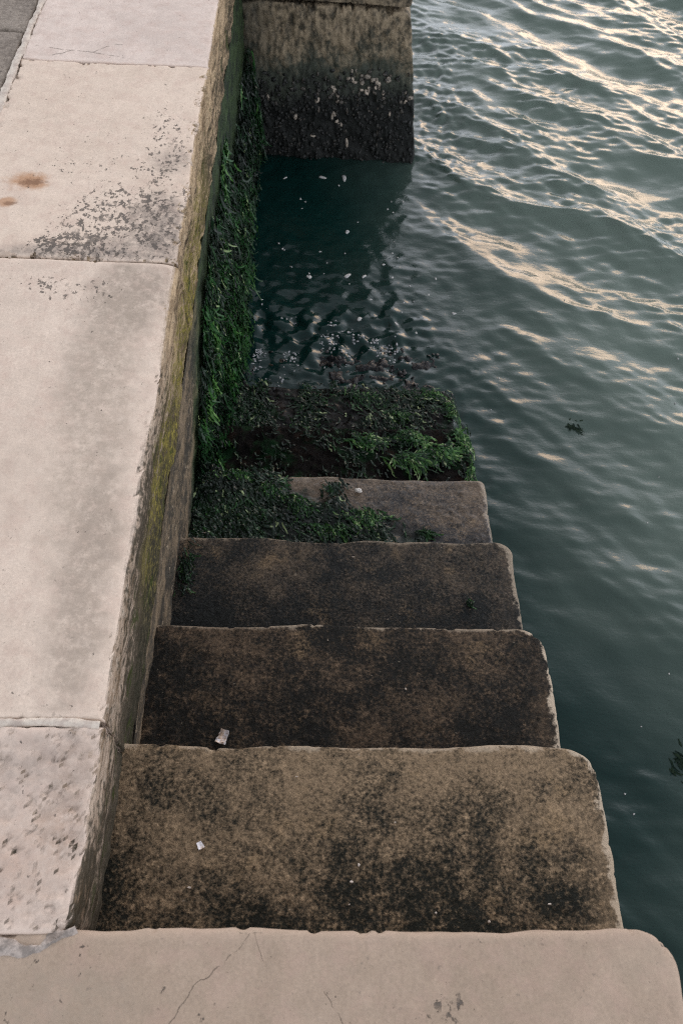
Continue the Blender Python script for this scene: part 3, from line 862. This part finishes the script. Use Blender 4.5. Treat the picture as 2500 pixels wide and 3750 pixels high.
def mat_weed(name, k, n, pick, label, seed, tbase=.30, L=(.018, .05), Wd=(.003, .009), pale=.02):
    rng = np.random.default_rng(seed)
    x = rng.uniform(-.01, .99, n); y = rng.uniform((k - 1) * D + .0, k * D + .01, n)
    keep = rng.uniform(0, 1, n) < pick(x, y)
    x, y = x[keep], y[keep]; n = len(x)
    P = np.stack([x, y, step_z(k, x, np.minimum(y, k * D - .01)) + rng.uniform(.0, .012, n)], -1)
    a = rng.normal(-.7, .5, n) + 1.2 * fbm(x, y, 8, 2, seed + 3)
    Dv = np.stack([np.cos(a), np.sin(a), 0 * a], -1)
    Nv = np.stack([rng.normal(0, .35, n), rng.normal(-.2, .35, n), np.ones(n)], -1)
    V, F, m = ribbons(P, Dv, Nv, rng.uniform(*L, n), rng.uniform(*Wd, n), 5, rng, 0., .3, 1.2, .3, drape(k))
    tint = np.clip(tbase + .28 * fbm(x, y, 10, 3, seed) + rng.normal(0, .12, n), .02, .86)
    tint = np.where(rng.uniform(0, 1, n) < pale, .97, tint)
    o = link_mesh(name, V, F, weed, None, {"tint": np.repeat(tint, m)})
    tag(o, label, "seaweed", kind='stuff')
mat_weed("step_seaweed", 4, 9000, lambda x, y: sst(x + (y - 1.23) * 2.1 + .30 * fbm(x, y, 9, 3, 4), .80, .62) * (.25 + .9 * sst(fbm(x, y, 8, 3, 14), -.3, .3)),
         "dark green seaweed covering the left half of the wet step", 31, .18)
mat_weed("step_seaweed", 5, 4200, lambda x, y: .03 + .7 * sst(fbm(x, y, 7, 3, 15), .0, .35) * sst(x, .75, .2) + .35 * sst(fbm(x, y, 9, 3, 16), .05, .35),
         "thin green film of seaweed over the black step below the wet one", 32, .20, (.012, .035), (.003, .007), .01)
mat_weed("step_seaweed", 6, 5200, lambda x, y: .06 + .85 * sst(x, .50, .15) * sst(fbm(x, y, 8, 3, 17), -.2, .25) + .65 * sst(fbm(x, y, 8, 3, 18), .0, .3),
         "tangled dark seaweed on the last step above the water", 33, .22, (.015, .05), (.003, .009), .04)

# the bright ruffled clumps one can tell apart
clumps = [   # step, x, y, spread x, spread y, fronds, heading, length, width, tint, label
    (5, .575, 1.775, .060, .022, 34, -.15, .085, .017, .66, "bright ruffled seaweed clump at the middle of the black step"),
    (5, .735, 1.685, .075, .022, 46, -.45, .120, .016, .60, "long combed seaweed clump lying just above the wet step's nosing"),
    (5, .740, 1.790, .055, .030, 34, -.6, .070, .017, .56, "loose seaweed clump behind the long combed one"),
    (5, .850, 1.715, .055, .022, 34, -.25, .095, .018, .62, "pointed seaweed clump right of the long combed one"),
    (5, .945, 1.785, .040, .030, 40, -.5, .075, .017, .70, "brightest seaweed clump, at the right end of the black step"),
    (5, .975, 1.640, .020, .050, 26, -1.1, .070, .014, .66, "seaweed clump drooping over the right edge above the wet step"),
    (6, .880, 2.165, .040, .010, 22, -.2, .055, .014, .70, "small bright seaweed clump on the waterside lip of the last step"),
    (6, .955, 2.085, .040, .045, 44, .1, .075, .014, .58, "broad seaweed clump at the right end of the last step"),
    (6, .560, 2.155, .085, .012, 26, .1, .070, .013, .48, "stretched dull seaweed clump along the lip of the last step"),
    (6, .730, 2.045, .050, .025, 24, -.3, .060, .014, .54, "curled seaweed clump in the middle of the last step"),
    (4, .545, 1.300, .075, .035, 40, -.7, .060, .016, .55, "ruffled green seaweed clump at the bare middle of the wet step"),
    (4, .440, 1.245, .110, .015, 34, -.4, .060, .015, .52, "low seaweed clump along the back of the wet step"),
    (4, .100, 1.455, .080, .012, 34, -.6, .050, .016, .58, "leafy seaweed clump on the wet step's left lip by the wall"),
    (4, .235, 1.400, .040, .020, 22, -1.2, .055, .014, .58, "yellowish seaweed clump hanging inward on the wet step"),
    (4, .330, 1.330, .045, .030, 24, -.6, .050, .014, .50, "small seaweed clump amid the dark mat on the wet step"),
    (4, .740, 1.240, .035, .012, 14, -.3, .040, .012, .46, "tiny seaweed clump at the far right end of the dark mat"),
    (3, .825, .895, .012, .012, 7, -.4, .026, .010, .40, "single dark tuft of weed on the blackened step"),
    (3, .015, 1.000, .020, .070, 30, -1.2, .035, .009, .24, "dark weed in the corner where the wall meets the blackened step"),
]
for ci, (k, cx, cy, rx, ry, nf, hd, L, wd, tb, lab) in enumerate(clumps):
    rng = np.random.default_rng(400 + ci)
    nf = int(nf * 3)
    x = cx + rng.normal(0, rx * .46, nf); y = cy + rng.normal(0, ry * .55, nf) - .006
    P = np.stack([x, y, drape(k)(x, y) + rng.uniform(.001, .017, nf) * np.exp(-((x - cx) / rx) ** 2)], -1)
    a = hd + rng.normal(0, .30, nf) + .9 * fbm(x, y, 14, 2, 500 + ci)
    Dv = np.stack([np.cos(a), np.sin(a), 0 * a], -1)
    Nv = np.stack([rng.normal(0, .4, nf), rng.normal(-.3, .4, nf), np.ones(nf)], -1)
    V, F, m = ribbons(P, Dv, Nv, L * rng.uniform(.35, 1.0, nf), wd * rng.uniform(.22, .62, nf), 8, rng, 0., .38, .9, .45, drape(k))
    t = np.clip(tb - .03 + rng.normal(0, .20, nf), .05, .97)
    tt = np.repeat(t, m).reshape(nf, 9, 3) + rng.normal(0, .08, (nf, 9, 3)) + np.linspace(-.10, .12, 9)[None, :, None]
    o = link_mesh("seaweed_clump", V, F, weed, None, {"tint": np.clip(tt, 0, 1).ravel()})
    recentre(o, (cx, cy, -k * H))
    tag(o, lab, "seaweed clump", "seaweed clumps on the steps")

# weed adrift under the surface of the open water
dw = tinted("drifting_weed", [(0., (.006, .012, .009)), (1., (.015, .025, .015))], .8, .03)
for (cx, cy, rx, ry, nf, lab, sd_) in ((1.555, 2.165, .07, .05, 20, "dark feathery scrap of weed adrift in the green water", 1), (1.665, .66, .05, .07, 22, "dark weed adrift at the right side near the top step", 2)):
    rng = np.random.default_rng(600 + sd_)
    x = cx + rng.normal(0, rx * .32, nf); y = cy + rng.normal(0, ry * .4, nf)
    P = np.stack([x, y, np.array([water_height(a, b) for a, b in zip(x, y)]) + .001], -1)
    a = rng.normal(-.9, .5, nf)
    V, F, m = ribbons(P, np.stack([np.cos(a), np.sin(a), 0 * a], -1), np.tile([[0, 0, 1.]], (nf, 1)), rng.uniform(.02, .045, nf), rng.uniform(.004, .009, nf), 5, rng, 0., .08, .9, .1)
    o = link_mesh("drifting_weed", V, F, dw, None, {"tint": np.repeat(rng.uniform(0, 1, nf), m)})
    recentre(o, (cx, cy, ZW)); tag(o, lab, "drifting weed")

# ------------------------------------------------------------------ foam
fo = NT("sea_foam")
foam = fo.out(fo.mix(fo.ss(fo.noise(120., 3.), .4, .6), (.50, .47, .44), (.33, .33, .33)), .6, fo.bump(fo.noise(300., 2.), .5, .002))
def fleck(x, y, r, seed):
    rng = np.random.default_rng(seed)
    m = 14; st = rng.uniform(.7, 1.5); rot = rng.uniform(0, 3.1)
    z = water_height(x, y)
    ang = np.linspace(0, 2 * np.pi, m, endpoint=False)
    wob = 1 + .18 * np.sin(ang * 2 + rng.uniform(0, 6)) + .12 * np.sin(ang * 3 + rng.uniform(0, 6)) + rng.normal(0, .05, m)
    V = []
    for rf, h in ((1.02, -.0025), (1., .001), (.78, .0028), (.35, .0036), (.03, .0034)):
        u = np.cos(ang) * r * wob * rf * st; v = np.sin(ang) * r * wob * rf / st
        V.append(np.stack([u * math.cos(rot) - v * math.sin(rot), u * math.sin(rot) + v * math.cos(rot), np.full(m, h)], -1))
    V = np.stack(V)
    i = np.arange(5 * m).reshape(5, m); a, b = i[:-1], i[1:]
    F = np.stack([a, np.roll(a, -1, 1), np.roll(b, -1, 1), b], -1).reshape(-1, 4)
    o = link_mesh("foam_fleck", V.reshape(-1, 3), F, foam)
    o.location = (x, y, z)
    return o
FL = [(.54, 3.964, .018), (.415, 3.964, .015), (.551, 3.475, .013), (.547, 3.121, .015), (.603, 2.808, .012), (.781, 2.785, .010), (.927, 2.809, .009), (1.078, 2.875, .009), (.352, 3.105, .013),
      (.632, 3.116, .010), (.468, 2.676, .007), (.737, 3.215, .007), (.205, 3.943, .008), (.295, 3.748, .006), (.407, 3.299, .005), (.188, 3.357, .005), (.661, 2.944, .006), (.878, 2.722, .006), (1.004, 3.124, .006)]
rng = np.random.default_rng(77)
for _ in range(30):
    FL.append((rng.uniform(.15, .98), rng.uniform(2.75, 3.95), rng.uniform(.0025, .005)))
for _ in range(26):
    FL.append((rng.uniform(1.1, 2.3), rng.uniform(.2, 3.0), rng.uniform(.0014, .0034)))
for q, (x, y, r) in enumerate(FL):
    o = fleck(x, y, r, 900 + q)
    if q in (0, 1):
        tag(o, ("largest cream foam fleck, floating nearest the pier", "second foam fleck left of the largest one below the pier")[q], "foam fleck", "foam flecks on the water")
    elif q < 19 or q < 49:
        tag(o, "small white foam fleck floating on the dark water between steps and pier", "foam fleck", "foam flecks in the corner")
    else:
        tag(o, "tiny white foam speck on the open green water right of the steps", "foam fleck", "foam specks on open water")
# froth where the wash breaks against the wall
n = 900
rng = np.random.default_rng(78)
x = np.concatenate([.10 + np.abs(rng.normal(0, .10, n // 3)), rng.uniform(.1, .8, n - n // 3)]); y = np.concatenate([rng.normal(2.60, .13, n // 3), rng.normal(2.63, .07, n - n // 3)])
keep = rng.uniform(0, 1, n) < sst(fbm(x, y, 11, 3, 6), -.05, .35)
x, y = x[keep], y[keep]; n = len(x)
z = np.array([water_height(a, b) for a, b in zip(x, y)])
bub = tinted("froth", [(0., (.22, .23, .25)), (1., (.50, .48, .48))], .35)
o = lumps("foam", np.stack([x, y, z], -1), np.stack([rng.normal(0, .3, n), rng.normal(0, .3, n), np.ones(n)], -1), rng.uniform(.0018, .006, n), rng.uniform(.001, .004, n), rng.uniform(0, 1, n), bub, rng)
tag(o, "white froth where the wash breaks over the sunken step", "foam", kind='stuff')

# ------------------------------------------------------------------ litter on the steps
pp = NT("white_paper"); paper = pp.out(pp.mix(pp.ss(pp.noise(60., 3.), .45, .6), (.72, .68, .70), (.62, .47, .37)), .8, pp.bump(pp.noise(90.), .4, .002))
def scrap(name, w, l, h, loc, rz, tilt, seed, mat):
    """a crumpled bit: a folded sheet with thickness"""
    rng = np.random.default_rng(seed)
    nx, ny = 7, 9
    U, Vv = np.meshgrid(np.linspace(-.5, .5, nx), np.linspace(-.5, .5, ny), indexing='ij')
    Z = h * (np.abs(Vv) * 1.2 + .25 * np.sin(U * 7 + seed)) + rng.normal(0, h * .12, U.shape)
    X = U * w * (1 - .25 * Vv) + rng.normal(0, w * .03, U.shape); Y = Vv * l + rng.normal(0, l * .02, U.shape)
    top = np.stack([X, Y, Z], -1).reshape(-1, 3); bot = top - np.array([0, 0, max(.0012, h * .25)])
    i = np.arange(nx * ny).reshape(nx, ny); N = nx * ny
    F = np.stack([i[:-1, :-1], i[1:, :-1], i[1:, 1:], i[:-1, 1:]], -1).reshape(-1, 4)
    lp = np.concatenate([i[:, 0], i[-1, 1:], i[-2::-1, -1], i[0, -2:0:-1]])
    S = np.stack([lp, lp + N, np.roll(lp, -1) + N, np.roll(lp, -1)], -1)
    o = link_mesh(name, np.concatenate([top, bot]), np.concatenate([F, F[:, ::-1] + N, S]), mat, smooth=False)
    o.location = loc; o.rotation_euler = (tilt, 0, rz)
    return o
o = scrap("paper_scrap", .022, .032, .010, (.176, .436, -2 * H + .010), -.35, .25, 3, paper)
tag(o, "crumpled whitish paper scrap at the foot of a riser near the wall", "paper scrap")
o = scrap("paper_tag", .011, .014, .002, (.165, .165, -H + .003), .5, 0, 5, paper)
tag(o, "tiny white paper tag on the brown top step", "paper scrap")
sh = lumps("sea_shell", np.array([[.535, 1.402, -4 * H + .002]]), np.array([[.1, -.2, 1.]]), np.array([.0095]), np.array([.009]), np.array([.98]), tinted("white_shell", [(0, (.3, .26, .22)), (1, (.72, .66, .6))], .5), np.random.default_rng(2))
recentre(sh, (.535, 1.402, -4 * H)); tag(sh, "small white shell on the wet step at the seaweed's edge", "shell")
chip_m = tinted("pale_grit", [(0, (.35, .28, .22)), (1, (.68, .60, .54))], .8)
rng = np.random.default_rng(91)
chips = [(1, .46, .10), (1, .455, .06), (1, .475, .13), (1, .84, .06), (1, .72, .03), (1, .35, .30), (1, .62, .045), (2, .42, .69), (2, .61, .56), (3, .50, 1.04), (1, .15, .09), (1, .55, .21)]
for q, (k, x, y) in enumerate(chips):
    o = lumps("grit", np.array([[x, y, step_z(k, x, y) + .0005]]), np.array([[rng.normal(0, .3), rng.normal(0, .3), 1.]]), np.array([rng.uniform(.0012, .0028)]), np.array([rng.uniform(.0015, .003)]), np.array([rng.uniform(.0, .8)]), chip_m, rng)
    recentre(o, (x, y, float(step_z(k, x, y))))
    tag(o, {1: "tiny pale chip of grit lying on the brown mottled top step", 2: "tiny pale chip of grit lying on the dark brown second step", 3: "tiny pale chip of grit lying on the blackened third step"}[k], "grit", {1: "grit on the top step", 2: "grit on the second step", 3: "grit on the third step"}[k])
